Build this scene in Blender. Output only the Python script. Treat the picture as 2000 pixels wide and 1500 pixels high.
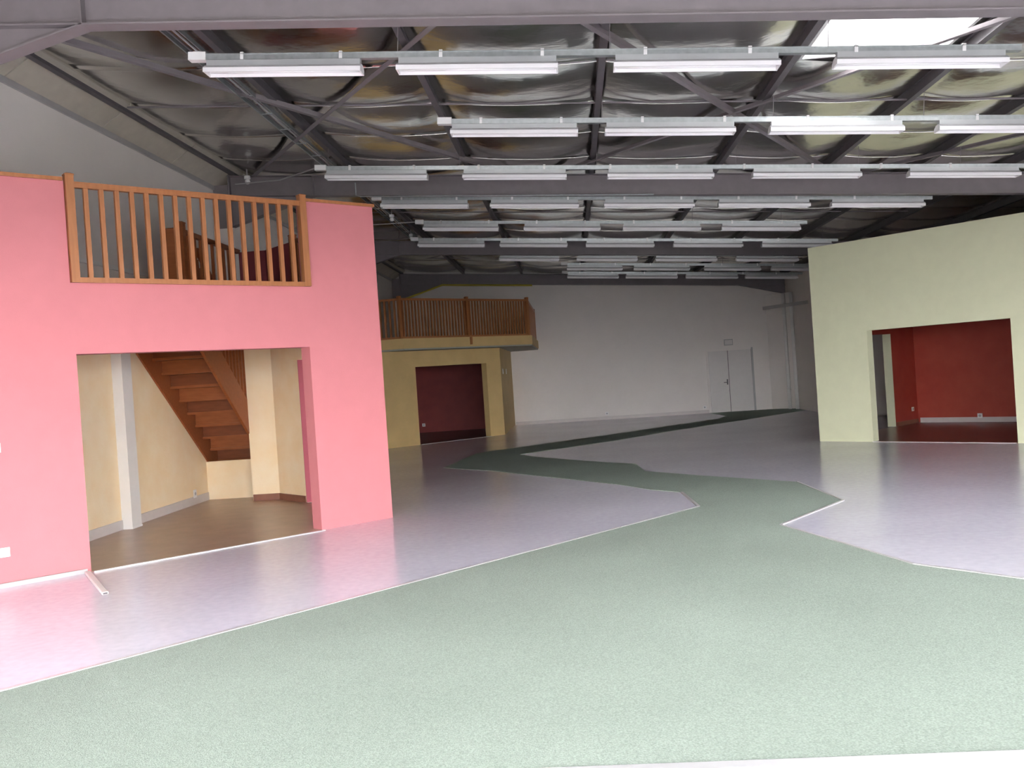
import bpy, bmesh, math, random
from mathutils import Vector, Matrix

for o in list(bpy.data.objects):
    bpy.data.objects.remove(o, do_unlink=True)
scene = bpy.context.scene
COL = scene.collection
random.seed(7)
S2 = math.sqrt(0.5)

# ------------------------------------------------------------------ camera
cam_d = bpy.data.cameras.new('camera')
cam_d.sensor_fit = 'HORIZONTAL'
cam_d.sensor_width = 36.0
cam_d.lens = 36.0 * 1789.284 / 2000.0
cam_d.clip_start = 0.05
cam_d.clip_end = 300
cam = bpy.data.objects.new('camera', cam_d)
COL.objects.link(cam)
yaw, pitch, roll = math.radians(-3.839), math.radians(-0.3964), math.radians(-3.8021)
Fv = Vector((math.sin(yaw) * math.cos(pitch), math.cos(yaw) * math.cos(pitch), math.sin(pitch)))
R0 = Vector((math.cos(yaw), -math.sin(yaw), 0))
U0 = R0.cross(Fv)
Rv = math.cos(roll) * R0 + math.sin(roll) * U0
Uv = -math.sin(roll) * R0 + math.cos(roll) * U0
M = Matrix((Rv, Uv, -Fv)).transposed().to_4x4()
M.translation = Vector((0, 0, 1.6))
cam.matrix_world = M
scene.camera = cam

# ------------------------------------------------------------------ world, exposure
world = bpy.data.worlds.new('overcast_sky')
scene.world = world
world.use_nodes = True
bg = world.node_tree.nodes['Background']
bg.inputs['Color'].default_value = (0.98, 0.98, 1.0, 1)
bg.inputs['Strength'].default_value = 6.0
scene.view_settings.view_transform = 'Standard'
scene.view_settings.look = 'None'
scene.view_settings.gamma = 1.0
scene.view_settings.use_curve_mapping = False
scene.view_settings.exposure = 2.05
scene.cycles.max_bounces = 10
scene.cycles.diffuse_bounces = 7
scene.cycles.glossy_bounces = 5
scene.cycles.transmission_bounces = 6
scene.cycles.transparent_max_bounces = 8
scene.cycles.sample_clamp_indirect = 8.0
scene.cycles.caustics_reflective = False
scene.cycles.caustics_refractive = False
scene.cycles.use_denoising = True

# daylight enters through the wide shop front behind the camera and the roof skylights
FRONT_Y = -1.0
WIN_Z0, WIN_Z1 = 0.08, 3.0
WIN_X0, WIN_X1 = -5.5, 12.6

# ------------------------------------------------------------------ materials
MATS = {}
def s2l(c):
    return tuple((x / 255 / 12.92) if x / 255 <= 0.04045 else ((x / 255 + 0.055) / 1.055) ** 2.4 for x in c)

def mat(name, col, rough=0.6, metal=0.0, var=0.06, scale=6.0, bump=0.0, bscale=60.0, col2=None,
        spec=0.5, coat=0.0, stretch=None, detail=4.0, coat_rough=0.15, wear=0.0, wscale=0.6):
    m = bpy.data.materials.new(name)
    m.use_nodes = True
    nt = m.node_tree
    b = nt.nodes['Principled BSDF']
    tc = nt.nodes.new('ShaderNodeTexCoord')
    mp = nt.nodes.new('ShaderNodeMapping')
    nt.links.new(tc.outputs['Object'], mp.inputs['Vector'])
    if stretch:
        mp.inputs['Scale'].default_value = stretch
    n = nt.nodes.new('ShaderNodeTexNoise')
    n.inputs['Scale'].default_value = scale
    n.inputs['Detail'].default_value = detail
    nt.links.new(mp.outputs['Vector'], n.inputs['Vector'])
    r = nt.nodes.new('ShaderNodeValToRGB')
    r.color_ramp.elements[0].position = 0.3
    r.color_ramp.elements[1].position = 0.7
    if col2 is None:
        c1 = [x * (1 - var) for x in col]
        c2 = [min(1, x * (1 + var)) for x in col]
    else:
        c1, c2 = col, col2
    r.color_ramp.elements[0].color = (*c1, 1)
    r.color_ramp.elements[1].color = (*c2, 1)
    nt.links.new(n.outputs['Fac'], r.inputs['Fac'])
    if wear:      # broad worn and lighter patches
        wn = nt.nodes.new('ShaderNodeTexNoise')
        wn.inputs['Scale'].default_value = wscale
        wn.inputs['Detail'].default_value = 2
        nt.links.new(tc.outputs['Object'], wn.inputs['Vector'])
        mr = nt.nodes.new('ShaderNodeMapRange')
        mr.inputs['From Min'].default_value = 0.35
        mr.inputs['From Max'].default_value = 0.65
        mr.inputs['To Min'].default_value = 1 - wear
        mr.inputs['To Max'].default_value = 1 + wear
        nt.links.new(wn.outputs['Fac'], mr.inputs['Value'])
        vm = nt.nodes.new('ShaderNodeVectorMath')
        vm.operation = 'SCALE'
        nt.links.new(r.outputs['Color'], vm.inputs[0])
        nt.links.new(mr.outputs['Result'], vm.inputs['Scale'])
        nt.links.new(vm.outputs[0], b.inputs['Base Color'])
    else:
        nt.links.new(r.outputs['Color'], b.inputs['Base Color'])
    b.inputs['Roughness'].default_value = rough
    b.inputs['Metallic'].default_value = metal
    b.inputs['Specular IOR Level'].default_value = spec
    if coat:
        b.inputs['Coat Weight'].default_value = coat
        b.inputs['Coat Roughness'].default_value = coat_rough
    if bump:
        n2 = nt.nodes.new('ShaderNodeTexNoise')
        n2.inputs['Scale'].default_value = bscale
        n2.inputs['Detail'].default_value = 3
        nt.links.new(mp.outputs['Vector'], n2.inputs['Vector'])
        bp = nt.nodes.new('ShaderNodeBump')
        bp.inputs['Strength'].default_value = bump
        bp.inputs['Distance'].default_value = 0.02
        nt.links.new(n2.outputs['Fac'], bp.inputs['Height'])
        nt.links.new(bp.outputs['Normal'], b.inputs['Normal'])
    MATS[name] = m
    return m

mat('lilac_vinyl', (0.575, 0.555, 0.65), rough=0.2, scale=14.0, col2=(0.645, 0.625, 0.715), spec=0.6, detail=12, wear=0.04)
mat('green_carpet', (0.215, 0.262, 0.220), rough=0.95, scale=110, col2=(0.35, 0.405, 0.355), bump=0.5, bscale=140, spec=0.1, detail=5, wear=0.05, wscale=0.5)
mat('brown_vinyl', (0.33, 0.225, 0.16), rough=0.30, scale=4, col2=(0.41, 0.285, 0.21))
mat('red_brown_vinyl', (0.16, 0.055, 0.045), rough=0.3, var=0.12)
mat('dark_vinyl', (0.10, 0.06, 0.05), rough=0.35, var=0.12)
mat('pink_paint', (0.56, 0.188, 0.205), rough=0.7, var=0.02, bump=0.08, bscale=120)
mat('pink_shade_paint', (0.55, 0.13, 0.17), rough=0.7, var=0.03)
mat('burgundy_paint', (0.25, 0.045, 0.06), rough=0.7, var=0.05)
mat('pale_green_paint', (0.62, 0.63, 0.44), rough=0.7, var=0.02, bump=0.06, bscale=120)
mat('yellow_paint', (0.64, 0.46, 0.205), rough=0.7, var=0.06, scale=2.5, bump=0.06)
mat('red_paint', (0.38, 0.050, 0.034), rough=0.6, scale=3.0, col2=(0.43, 0.07, 0.045))
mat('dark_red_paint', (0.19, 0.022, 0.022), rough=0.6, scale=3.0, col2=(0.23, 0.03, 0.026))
mat('cream_plaster', (0.88, 0.69, 0.43), rough=0.8, scale=3.0, col2=(0.91, 0.77, 0.55), bump=0.1, bscale=40)
mat('white_plaster', (0.80, 0.755, 0.72), rough=0.8, var=0.02, scale=1.5, bump=0.05)
mat('white_paint', (0.78, 0.77, 0.75), rough=0.5, var=0.02)
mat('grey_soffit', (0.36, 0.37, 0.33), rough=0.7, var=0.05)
mat('skirting_pink_grey', (0.62, 0.57, 0.55), rough=0.5, var=0.03)
mat('skirting_brown', (0.24, 0.10, 0.065), rough=0.5, var=0.1)
mat('oak_wood', (0.32, 0.12, 0.04), rough=0.42, scale=5, col2=(0.40, 0.155, 0.055), stretch=(6, 6, 0.6), bump=0.05)
mat('stair_wood_dark', (0.17, 0.042, 0.011), rough=0.45, scale=5, col2=(0.21, 0.055, 0.016), stretch=(1, 6, 6), bump=0.05)
mat('stair_wood', (0.27, 0.074, 0.018), rough=0.45, scale=5, col2=(0.33, 0.095, 0.026), stretch=(1, 6, 6), bump=0.05)
mat('steel_mauve', (0.22, 0.195, 0.205), rough=0.5, var=0.06, spec=0.4)
mat('steel_dark', (0.115, 0.104, 0.112), rough=0.5, var=0.08, spec=0.4)
mat('galvanised', (0.42, 0.45, 0.455), rough=0.4, metal=0.7, var=0.1, scale=20)
mat('lamp_grey', (0.50, 0.52, 0.525), rough=0.35, metal=0.3, var=0.04)
mat('lamp_white', (0.88, 0.87, 0.88), rough=0.25, var=0.01)
mat('tube_glass', (0.9, 0.9, 0.9), rough=0.15, var=0.01)
mat('plastic_white', (0.85, 0.85, 0.84), rough=0.35, var=0.01)
mat('plastic_grey', (0.42, 0.41, 0.41), rough=0.4, var=0.03)
mat('aluminium', (0.70, 0.69, 0.70), rough=0.35, metal=0.5, var=0.04)
mat('door_paint', (0.68, 0.65, 0.63), rough=0.5, var=0.02)
mat('yellow_pipe', (0.55, 0.45, 0.05), rough=0.5, var=0.05)
mat('asphalt', (0.24, 0.24, 0.23), rough=0.9, var=0.1)
mat('roof_deck', (0.25, 0.24, 0.23), rough=0.8, var=0.05)
mat('foil', (0.77, 0.755, 0.71), rough=0.19, metal=1.0, var=0.15, scale=1.6, bump=0.5, bscale=5.0, stretch=(1.0, 1.0, 1.0))
mat('foil_panel', (0.62, 0.575, 0.49), rough=0.5, metal=0.2, var=0.05)

def pane_material():
    m = bpy.data.materials.new('milky_acrylic')
    m.use_nodes = True
    nt = m.node_tree
    nt.nodes.remove(nt.nodes['Principled BSDF'])
    out = nt.nodes['Material Output']
    a = nt.nodes.new('ShaderNodeBsdfTransparent')
    b = nt.nodes.new('ShaderNodeBsdfTranslucent')
    mx = nt.nodes.new('ShaderNodeMixShader')
    mx.inputs[0].default_value = 0.35
    tx = nt.nodes.new('ShaderNodeTexNoise')
    tx.inputs['Scale'].default_value = 3
    rp = nt.nodes.new('ShaderNodeValToRGB')
    rp.color_ramp.elements[0].color = (0.9, 0.92, 0.95, 1)
    rp.color_ramp.elements[1].color = (1, 1, 1, 1)
    nt.links.new(tx.outputs['Fac'], rp.inputs['Fac'])
    nt.links.new(rp.outputs['Color'], b.inputs['Color'])
    nt.links.new(a.outputs[0], mx.inputs[1])
    nt.links.new(b.outputs[0], mx.inputs[2])
    nt.links.new(mx.outputs[0], out.inputs['Surface'])
    MATS['milky_acrylic'] = m
pane_material()

# ------------------------------------------------------------------ mesh helpers
def mesh_obj(name, bm, material, parent=None, loc=None, smooth=False):
    bmesh.ops.recalc_face_normals(bm, faces=bm.faces)
    me = bpy.data.meshes.new(name)
    bm.to_mesh(me)
    bm.free()
    me.materials.append(MATS[material] if isinstance(material, str) else material)
    if smooth:
        for p in me.polygons:
            p.use_smooth = True
    o = bpy.data.objects.new(name, me)
    COL.objects.link(o)
    if loc is not None:
        o.location = loc
    if parent is not None:
        o.parent = parent
    return o

def tag(o, label=None, cat=None, group=None, kind=None):
    if label: o['label'] = label
    if cat: o['category'] = cat
    if group: o['group'] = group
    if kind: o['kind'] = kind
    return o

def empty(name, loc=(0, 0, 0), rot=(0, 0, 0)):
    o = bpy.data.objects.new(name, None)
    o.empty_display_size = 0.1
    o.location = loc
    o.rotation_euler = rot
    COL.objects.link(o)
    return o

def struct(name, bm, material, label=None, parent=None):
    o = mesh_obj(name, bm, material, parent)
    if parent is None:
        tag(o, label, None, None, 'structure')
    elif label:
        o['label'] = label
    return o

def box(bm, x0, x1, y0, y1, z0, z1, mtx=None):
    vs = [Vector((x, y, z)) for z in (z0, z1) for y in (y0, y1) for x in (x0, x1)]
    if mtx: vs = [mtx @ v for v in vs]
    v = [bm.verts.new(p) for p in vs]
    for f in ((0, 2, 3, 1), (4, 5, 7, 6), (0, 1, 5, 4), (2, 6, 7, 3), (0, 4, 6, 2), (1, 3, 7, 5)):
        bm.faces.new([v[i] for i in f])

def B(*a, mtx=None):
    bm = bmesh.new()
    box(bm, *a, mtx=mtx)
    return bm

def prism(pts, z0, z1):
    """vertical prism over an XY outline"""
    bm = bmesh.new()
    lo = [bm.verts.new((x, y, z0)) for x, y in pts]
    hi = [bm.verts.new((x, y, z1)) for x, y in pts]
    bm.faces.new(lo)
    bm.faces.new(hi)
    n = len(pts)
    for i in range(n):
        j = (i + 1) % n
        bm.faces.new((lo[i], lo[j], hi[j], hi[i]))
    return bm

def slab_wall(outline, origin, e, back, thick):
    """outline in (distance along e, z); extruded by thick along back"""
    bm = bmesh.new()
    O, E_, Bk = Vector(origin), Vector(e), Vector(back)
    A = [bm.verts.new(O + E_ * a + Vector((0, 0, z))) for a, z in outline]
    C = [bm.verts.new(O + E_ * a + Vector((0, 0, z)) + Bk * thick) for a, z in outline]
    bm.faces.new(A)
    bm.faces.new(C)
    n = len(outline)
    for i in range(n):
        j = (i + 1) % n
        bm.faces.new((A[i], A[j], C[j], C[i]))
    return bm

def bar(bm, p, q, w, h, up=(0, 0, 1), ext=0.0):
    """box beam from p to q, w across, h along up, centred"""
    p, q = Vector(p), Vector(q)
    d = (q - p).normalized()
    p = p - d * ext
    q = q + d * ext
    side = d.cross(Vector(up)).normalized() * (w / 2)
    u = side.cross(d).normalized() * (h / 2)
    v = []
    for c in (p, q):
        for a, b_ in ((-1, -1), (1, -1), (1, 1), (-1, 1)):
            v.append(bm.verts.new(c + side * a + u * b_))
    for f in ((0, 3, 2, 1), (4, 5, 6, 7), (0, 1, 5, 4), (1, 2, 6, 5), (2, 3, 7, 6), (3, 0, 4, 7)):
        bm.faces.new([v[i] for i in f])

def BAR(*a, **k):
    bm = bmesh.new()
    bar(bm, *a, **k)
    return bm

def tube(pts, r, n=8):
    bm = bmesh.new()
    rings = []
    P = [Vector(p) for p in pts]
    for i, c in enumerate(P):
        d = ((P[min(i + 1, len(P) - 1)] - P[max(i - 1, 0)])).normalized()
        a = d.orthogonal().normalized() if abs(d.z) > 0.99 else d.cross(Vector((0, 0, 1))).normalized()
        b_ = d.cross(a)
        rings.append([bm.verts.new(c + (a * math.cos(t) + b_ * math.sin(t)) * r)
                      for t in [2 * math.pi * k / n for k in range(n)]])
    for r0, r1 in zip(rings, rings[1:]):
        for k in range(n):
            bm.faces.new((r0[k], r0[(k + 1) % n], r1[(k + 1) % n], r1[k]))
    bm.faces.new(rings[0][::-1])
    bm.faces.new(rings[-1])
    return bm

def post_mesh(w, z0, z1, cap=0.025):
    """square newel post with bevelled foot and pyramid head"""
    bm = bmesh.new()
    h = w / 2
    levels = [(h, z0), (h, z1 - cap), (h * 1.12, z1 - cap), (h * 1.12, z1 - cap * 0.5), (h * 0.55, z1)]
    rings = [[bm.verts.new((a * r, b_ * r, z)) for a, b_ in ((-1, -1), (1, -1), (1, 1), (-1, 1))] for r, z in levels]
    for r0, r1 in zip(rings, rings[1:]):
        for k in range(4):
            bm.faces.new((r0[k], r0[(k + 1) % 4], r1[(k + 1) % 4], r1[k]))
    bm.faces.new(rings[0])
    bm.faces.new(rings[-1])
    return bm

def add_child(name, me, parent, loc=(0, 0, 0), rot=(0, 0, 0)):
    o = bpy.data.objects.new(name, me)
    COL.objects.link(o)
    o.parent = parent
    o.location = loc
    o.rotation_euler = rot
    return o

def data(name, bm, material, smooth=False):
    bmesh.ops.recalc_face_normals(bm, faces=bm.faces)
    me = bpy.data.meshes.new(name)
    bm.to_mesh(me)
    bm.free()
    me.materials.append(MATS[material])
    if smooth:
        for p in me.polygons: p.use_smooth = True
    return me

def xy(u, v):
    return ((u - v) * S2, (u + v) * S2)
EU = (S2, S2, 0)       # direction of the pink and yellow fronts
EV = (-S2, S2, 0)      # direction of the green front
def uvp(u, v, z=0):
    return ((u - v) * S2, (u + v) * S2, z)

# ------------------------------------------------------------------ dimensions of the hall
XL, XR, XR2, YB = -5.83, 13.0, 7.1, 30.6
SL = 0.076                               # roof falls to the right
def zr(a, x): return a - SL * x
A_FR, A_PUR, A_FOIL, A_DECK = 4.54, 4.88, 5.02, 5.10
FR_Y = [7.65, 15.15, 22.75, 30.35]

# ------------------------------------------------------------------ floor and coverings
struct('floor', prism([(XL - 0.2, FRONT_Y - 0.2), (XR + 0.2, FRONT_Y - 0.2), (XR + 0.2, 24.2), (XR2 + 0.2, 24.2),
                       (XR2 + 0.2, YB + 0.2), (XL - 0.2, YB + 0.2)], -0.2, 0.0),
       'lilac_vinyl', 'lilac mottled vinyl floor of the empty showroom')

carpet_a = [(-3.38, 5.01), (1.321, 10.472), (1.28, 11.743), (0.915, 12.166), (0.548, 12.901), (-1.524, 15.885),
            (-2.527, 16.988), (-2.213, 19.845), (-1.917, 20.292), (0.945, 23.301), (2.83, 25.612), (4.131, 27.112),
            (4.55, 28.3), (4.42, 30.58)]
carpet_b = [(7.05, 30.3), (7.05, 28.7), (5.749, 27.159), (3.895, 24.902), (2.268, 23.023), (0.845, 21.083),
            (-1.196, 18.894), (-0.802, 18.052), (0.531, 16.087), (0.964, 15.641), (1.023, 14.409), (1.781, 13.375),
            (2.808, 12.104), (2.882, 10.33), (1.908, 9.012), (2.452, 7.04), (2.96, 6.427)]
outline = [(-5.8, 2.199)] + carpet_a + [(6.4, 30.58)] + carpet_b + [(5.7, 3.67), (-5.8, 3.67)]
outline = [(-5.8, 3.67)] + [(-4.534, 3.67)] + carpet_a + [(6.4, 30.58)] + carpet_b + [(5.245, 3.67)]
outline = outline[1:]
cp = mesh_obj('carpet', prism(outline, 0.0, 0.006), 'green_carpet')
tag(cp, 'grey-green speckled carpet path winding across the lilac floor', 'carpet')
struct('floor_brown_room', prism([xy(1.36, 9.6 + 0.0), xy(6.36, 9.6), xy(6.36, 9.36), xy(1.12, 9.36)][::-1] if False else
       [(XL, 7.76), xy(2.68, 9.6), xy(2.68, 9.37), xy(5.18, 9.37), xy(5.18, 9.6), xy(6.15, 9.6), xy(6.36, 9.95), xy(6.36, 12.5), (-4.5, 13.5), (-4.9, 13.5), (-4.9, 14.0), (XL, 14.0)],
       0.0, 0.005), 'brown_vinyl', 'brown vinyl floor of the room behind the pink wall')
struct('floor_red_room', prism([xy(15.88, 8.26), xy(15.88, 5.83), xy(16.05, 5.83), xy(16.05, 3.0), xy(20.2, 3.0), xy(20.2, 9.45), xy(16.05, 9.45), xy(16.05, 8.26)], 0.0, 0.005),
       'red_brown_vinyl', 'dark reddish vinyl floor of the room behind the pale green wall')
struct('floor_dark_room', prism([xy(13.95, 19.78), xy(16.35, 19.78), xy(16.35, 19.95), (-2.2, 26.0), (-2.2, 29.6), (XL, 29.6), (XL, 22.5), xy(13.95, 19.95)], 0.0, 0.005),
       'dark_vinyl', 'dark vinyl floor of the room behind the yellow wall')

# edge strips round the carpet
tn = [0]
def strip(p, q, w, material, label, h=0.011):
    tn[0] += 1
    bm = bmesh.new()
    bar(bm, (p[0], p[1], h / 2), (q[0], q[1], h / 2), w, h)
    struct('trim_%d' % tn[0], bm, material, label)
strip((-4.534, 3.67), (1.321, 10.472), 0.03, 'aluminium', 'long pale metal strip along the left edge of the carpet')
strip((1.321, 10.472), (1.28, 11.743), 0.035, 'plastic_grey', 'short dark strip closing the pointed lilac tongue')
strip((2.882, 10.33), (1.908, 9.012), 0.03, 'aluminium', 'pale strip on the short side of the lilac notch')
strip((2.808, 12.104), (2.882, 10.33), 0.025, 'plastic_grey', 'grey strip at the far corner of the right lilac floor')
strip((1.908, 9.012), (2.452, 7.04), 0.025, 'plastic_grey', 'grey strip along the near edge of the right lilac floor')
strip((2.452, 7.04), (5.245, 3.67), 0.03, 'aluminium', 'white metal strip at the right edge of the carpet')
strip((-4.534, 3.67), (5.245, 3.67), 0.065, 'aluminium', 'broad shiny metal strip across the entrance end of the carpet')
a, b_ = xy(2.68, 9.34), xy(5.19, 9.34)
strip(a, b_, 0.035, 'aluminium', 'metal threshold strip under the pink wall opening')
a, b_ = xy(15.82, 8.26), xy(15.82, 5.83)
strip(a, b_, 0.04, 'aluminium', 'metal threshold strip under the pale green wall opening')
a, b_ = xy(13.95, 19.72), xy(16.35, 19.72)
strip(a, b_, 0.04, 'plastic_grey', 'dull threshold strip under the yellow wall opening')

# ------------------------------------------------------------------ outer walls
struct('wall_left', prism([(XL - 0.2, FRONT_Y), (XL, FRONT_Y), (XL, YB), (XL - 0.2, YB)], 0, 5.52), 'white_plaster',
       'long white plaster wall on the left')
struct('wall_back', slab_wall([(XL - 0.2, 0), (XR2 + 0.2, 0), (XR2 + 0.2, 4.6), (XL - 0.2, 5.6)], (0, YB, 0), (1, 0, 0), (0, 1, 0), 0.2),
       'white_plaster', 'white plaster wall at the far end')
struct('wall_right', prism([(XR2, 24.2), (XR2 + 0.2, 24.2), (XR2 + 0.2, YB), (XR2, YB)], 0, 4.6), 'white_plaster',
       'white side wall in the far right corner')
struct('wall_right_return', prism([(XR2, 24.0), (XR + 0.2, 24.0), (XR + 0.2, 24.2), (XR2, 24.2)], 0, 4.6), 'white_plaster')
struct('wall_right_near', prism([(XR, FRONT_Y), (XR + 0.2, FRONT_Y), (XR + 0.2, 24.0), (XR, 24.0)], 0, 4.2), 'white_plaster')
# shop front behind the camera: one wall outline around a wide glazed opening
bm = bmesh.new()
box(bm, XL - 0.2, WIN_X0, FRONT_Y - 0.2, FRONT_Y, 0, 5.6)
box(bm, WIN_X1, XR + 0.2, FRONT_Y - 0.2, FRONT_Y, 0, 5.6)
box(bm, WIN_X0, WIN_X1, FRONT_Y - 0.2, FRONT_Y, WIN_Z1, 5.6)
box(bm, WIN_X0, WIN_X1, FRONT_Y - 0.2, FRONT_Y, -0.1, WIN_Z0)
struct('wall_front', bm, 'white_plaster', 'white wall around the shop front glazing')
bm = bmesh.new()
nx = 10
for i in range(nx + 1):
    x = WIN_X0 + (WIN_X1 - WIN_X0) * i / nx
    box(bm, x - 0.035, x + 0.035, FRONT_Y - 0.14, FRONT_Y - 0.08, WIN_Z0, WIN_Z1)
box(bm, WIN_X0, WIN_X1, FRONT_Y - 0.14, FRONT_Y - 0.08, 2.15, 2.21)
struct('window_1', bm, 'aluminium', 'mullions of the shop front behind the camera')
struct('ground_outside', B(-60, 60, -60, FRONT_Y - 0.2, -0.3, -0.1), 'asphalt', 'car park ground outside the shop front')

# baseboards
struct('baseboard_back', B(-2.0, 4.40, YB - 0.02, YB, 0, 0.11), 'skirting_pink_grey', 'pale skirting along the far white wall')

# boxed-in far right corner
bm = prism([(6.45, YB), (XR2, 29.95), (XR2, YB)], 0, 3.75)
struct('wall_corner_casing', bm, 'white_plaster', 'boxed-in slanted corner at the far right end')

# ------------------------------------------------------------------ ceiling: deck, foil blankets, eaves panels
SKX0, SKX1, SKY0, SKY1 = 2.62, 4.08, 8.62, 10.05
STRIP = 1.45
SKYLIGHTS = [(2.62, 4.08, SKY0, SKY1, 'bright square skylight set in the roof near the front beam'),
             (0.64, 2.38, SKY0 - 3 * STRIP, SKY1 - 3 * STRIP, 'square skylight above the middle of the entrance bay'),
             (-3.28, -1.58, SKY0 - 3 * STRIP, SKY1 - 3 * STRIP, 'square skylight above the left of the entrance bay'),
             (4.32, 5.48, SKY0 - 3 * STRIP, SKY1 - 3 * STRIP, 'square skylight above the right of the entrance bay')]
HOLES = [k[:4] for k in SKYLIGHTS]
def deck_part(bm, x0, x1, y0, y1):
    v = []
    for dz in (0, 0.12):
        for x, y in ((x0, y0), (x1, y0), (x1, y1), (x0, y1)):
            v.append(bm.verts.new((x, y, zr(A_DECK, x) + dz)))
    for f in ((0, 3, 2, 1), (4, 5, 6, 7), (0, 1, 5, 4), (1, 2, 6, 5), (2, 3, 7, 6), (3, 0, 4, 7)):
        bm.faces.new([v[i] for i in f])
bm = bmesh.new()
X0, X1, Y0, Y1 = XL - 0.2, XR + 0.2, FRONT_Y - 0.2, YB + 0.2
cutx = sorted({X0, X1} | {h[0] for h in HOLES} | {h[1] for h in HOLES})
for xa, xc in zip(cutx, cutx[1:]):
    ys = sorted([(h[2], h[3]) for h in HOLES if h[0] <= xa + 1e-6 and h[1] >= xc - 1e-6])
    y = Y0
    for h0, h1 in ys:
        deck_part(bm, xa, xc, y, h0)
        y = h1
    deck_part(bm, xa, xc, y, Y1)
ceiling = struct('ceiling', bm, 'roof_deck', 'sloping roof lined with sagging silver foil insulation')

PUR_X = [-5.47, -3.40, -1.46, 0.52, 2.50, 4.20, 5.60, 6.98, 8.4, 9.8, 11.2, 12.6]
YS = [SKY1 + STRIP * k for k in range(-8, 18)]
YS = [y for y in YS if y < YB - 0.5] + [YB]
def pillow(name, seed):
    rnd = random.Random(seed)
    bm = bmesh.new()
    nx_, ny_ = 9, 7
    ph = [rnd.uniform(0, 6.28) for _ in range(6)]
    g = []
    for j in range(ny_ + 1):
        row = []
        for i in range(nx_ + 1):
            s, t = i / nx_, j / ny_
            ex = min(1, 2.6 * min(s, 1 - s) + 0.0) if 0 < i < nx_ else 0
            sx = math.sin(math.pi * s) ** 0.7 if 0 < i < nx_ else 0
            sag = -sx * (0.050 + 0.070 * (math.sin(math.pi * t) if 0 < j < ny_ else 0))
            w = 0.010 * math.sin(5 * s + ph[0]) * math.sin(5 * t + ph[1]) + 0.007 * math.sin(9 * s + ph[2] + 4 * t) + 0.005 * math.sin(11 * t + ph[3] + 3 * s)
            if j in (0, ny_): w *= 0.3
            row.append(bm.verts.new((s, t, sag + w * ex)))
        g.append(row)
    for j in range(ny_):
        for i in range(nx_):
            bm.faces.new((g[j][i], g[j][i + 1], g[j + 1][i + 1], g[j + 1][i]))
    # folded seam lip along the far edge
    lip = []
    for i in range(nx_ + 1):
        c = g[ny_][i].co
        lip.append(bm.verts.new((c.x, c.y, c.z - 0.008)))
    for i in range(nx_):
        bm.faces.new((g[ny_][i], g[ny_][i + 1], lip[i + 1], lip[i]))
    return data(name, bm, 'foil', smooth=True)
PIL = [pillow('insulation_blanket', k) for k in range(6)]
xb = PUR_X
for bi in range(len(xb) - 1):
    xa, xc = xb[bi], xb[bi + 1]
    for si in range(len(YS) - 1):
        ya, yc = YS[si], YS[si + 1]
        if xa > XR2 and ya > 24: continue
        if yc < 5.5 and bi > 8: continue
        if any(h[0] > xa and h[1] < xc and h[2] > ya - 0.05 and h[3] < yc + 0.05 for h in HOLES): continue
        o = bpy.data.objects.new('insulation_blanket', random.choice(PIL))
        COL.objects.link(o)
        o.parent = ceiling
        x0, x1 = xa + 0.0, xc - 0.0
        m = Matrix(((x1 - x0, 0, 0, x0), (0, yc - ya, 0, ya), (-SL * (x1 - x0), 0, 1, zr(A_FOIL, x0)), (0, 0, 0, 1)))
        ang = math.atan(SL)
        o.location = (x0, ya, zr(A_FOIL, x0))
        o.rotation_euler = (0, ang, 0)
        o.scale = ((x1 - x0) / math.cos(ang), yc - ya, 1)
# eaves panels between the wall head and the first purlin
y = FRONT_Y + 0.3
while y < YB - 1:
    y2 = min(y + 2.02, YB)
    bm = bmesh.new()
    vv = []
    for dz in (0, 0.03):
        for x, yy, z in ((XL, y, 5.135), (XL + 0.42, y, 5.40), (XL + 0.42, y2 - 0.02, 5.40), (XL, y2 - 0.02, 5.135)):
            vv.append(bm.verts.new((x, yy, z + dz)))
    for f in ((0, 3, 2, 1), (4, 5, 6, 7), (0, 1, 5, 4), (1, 2, 6, 5), (2, 3, 7, 6), (3, 0, 4, 7)):
        bm.faces.new([vv[i] for i in f])
    mesh_obj('eaves_panel', bm, 'foil_panel', ceiling)
    y = y2
mesh_obj('wall_plate', B(XL, XL + 0.03, FRONT_Y, YB, 5.08, 5.15), 'plastic_grey', ceiling)

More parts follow.
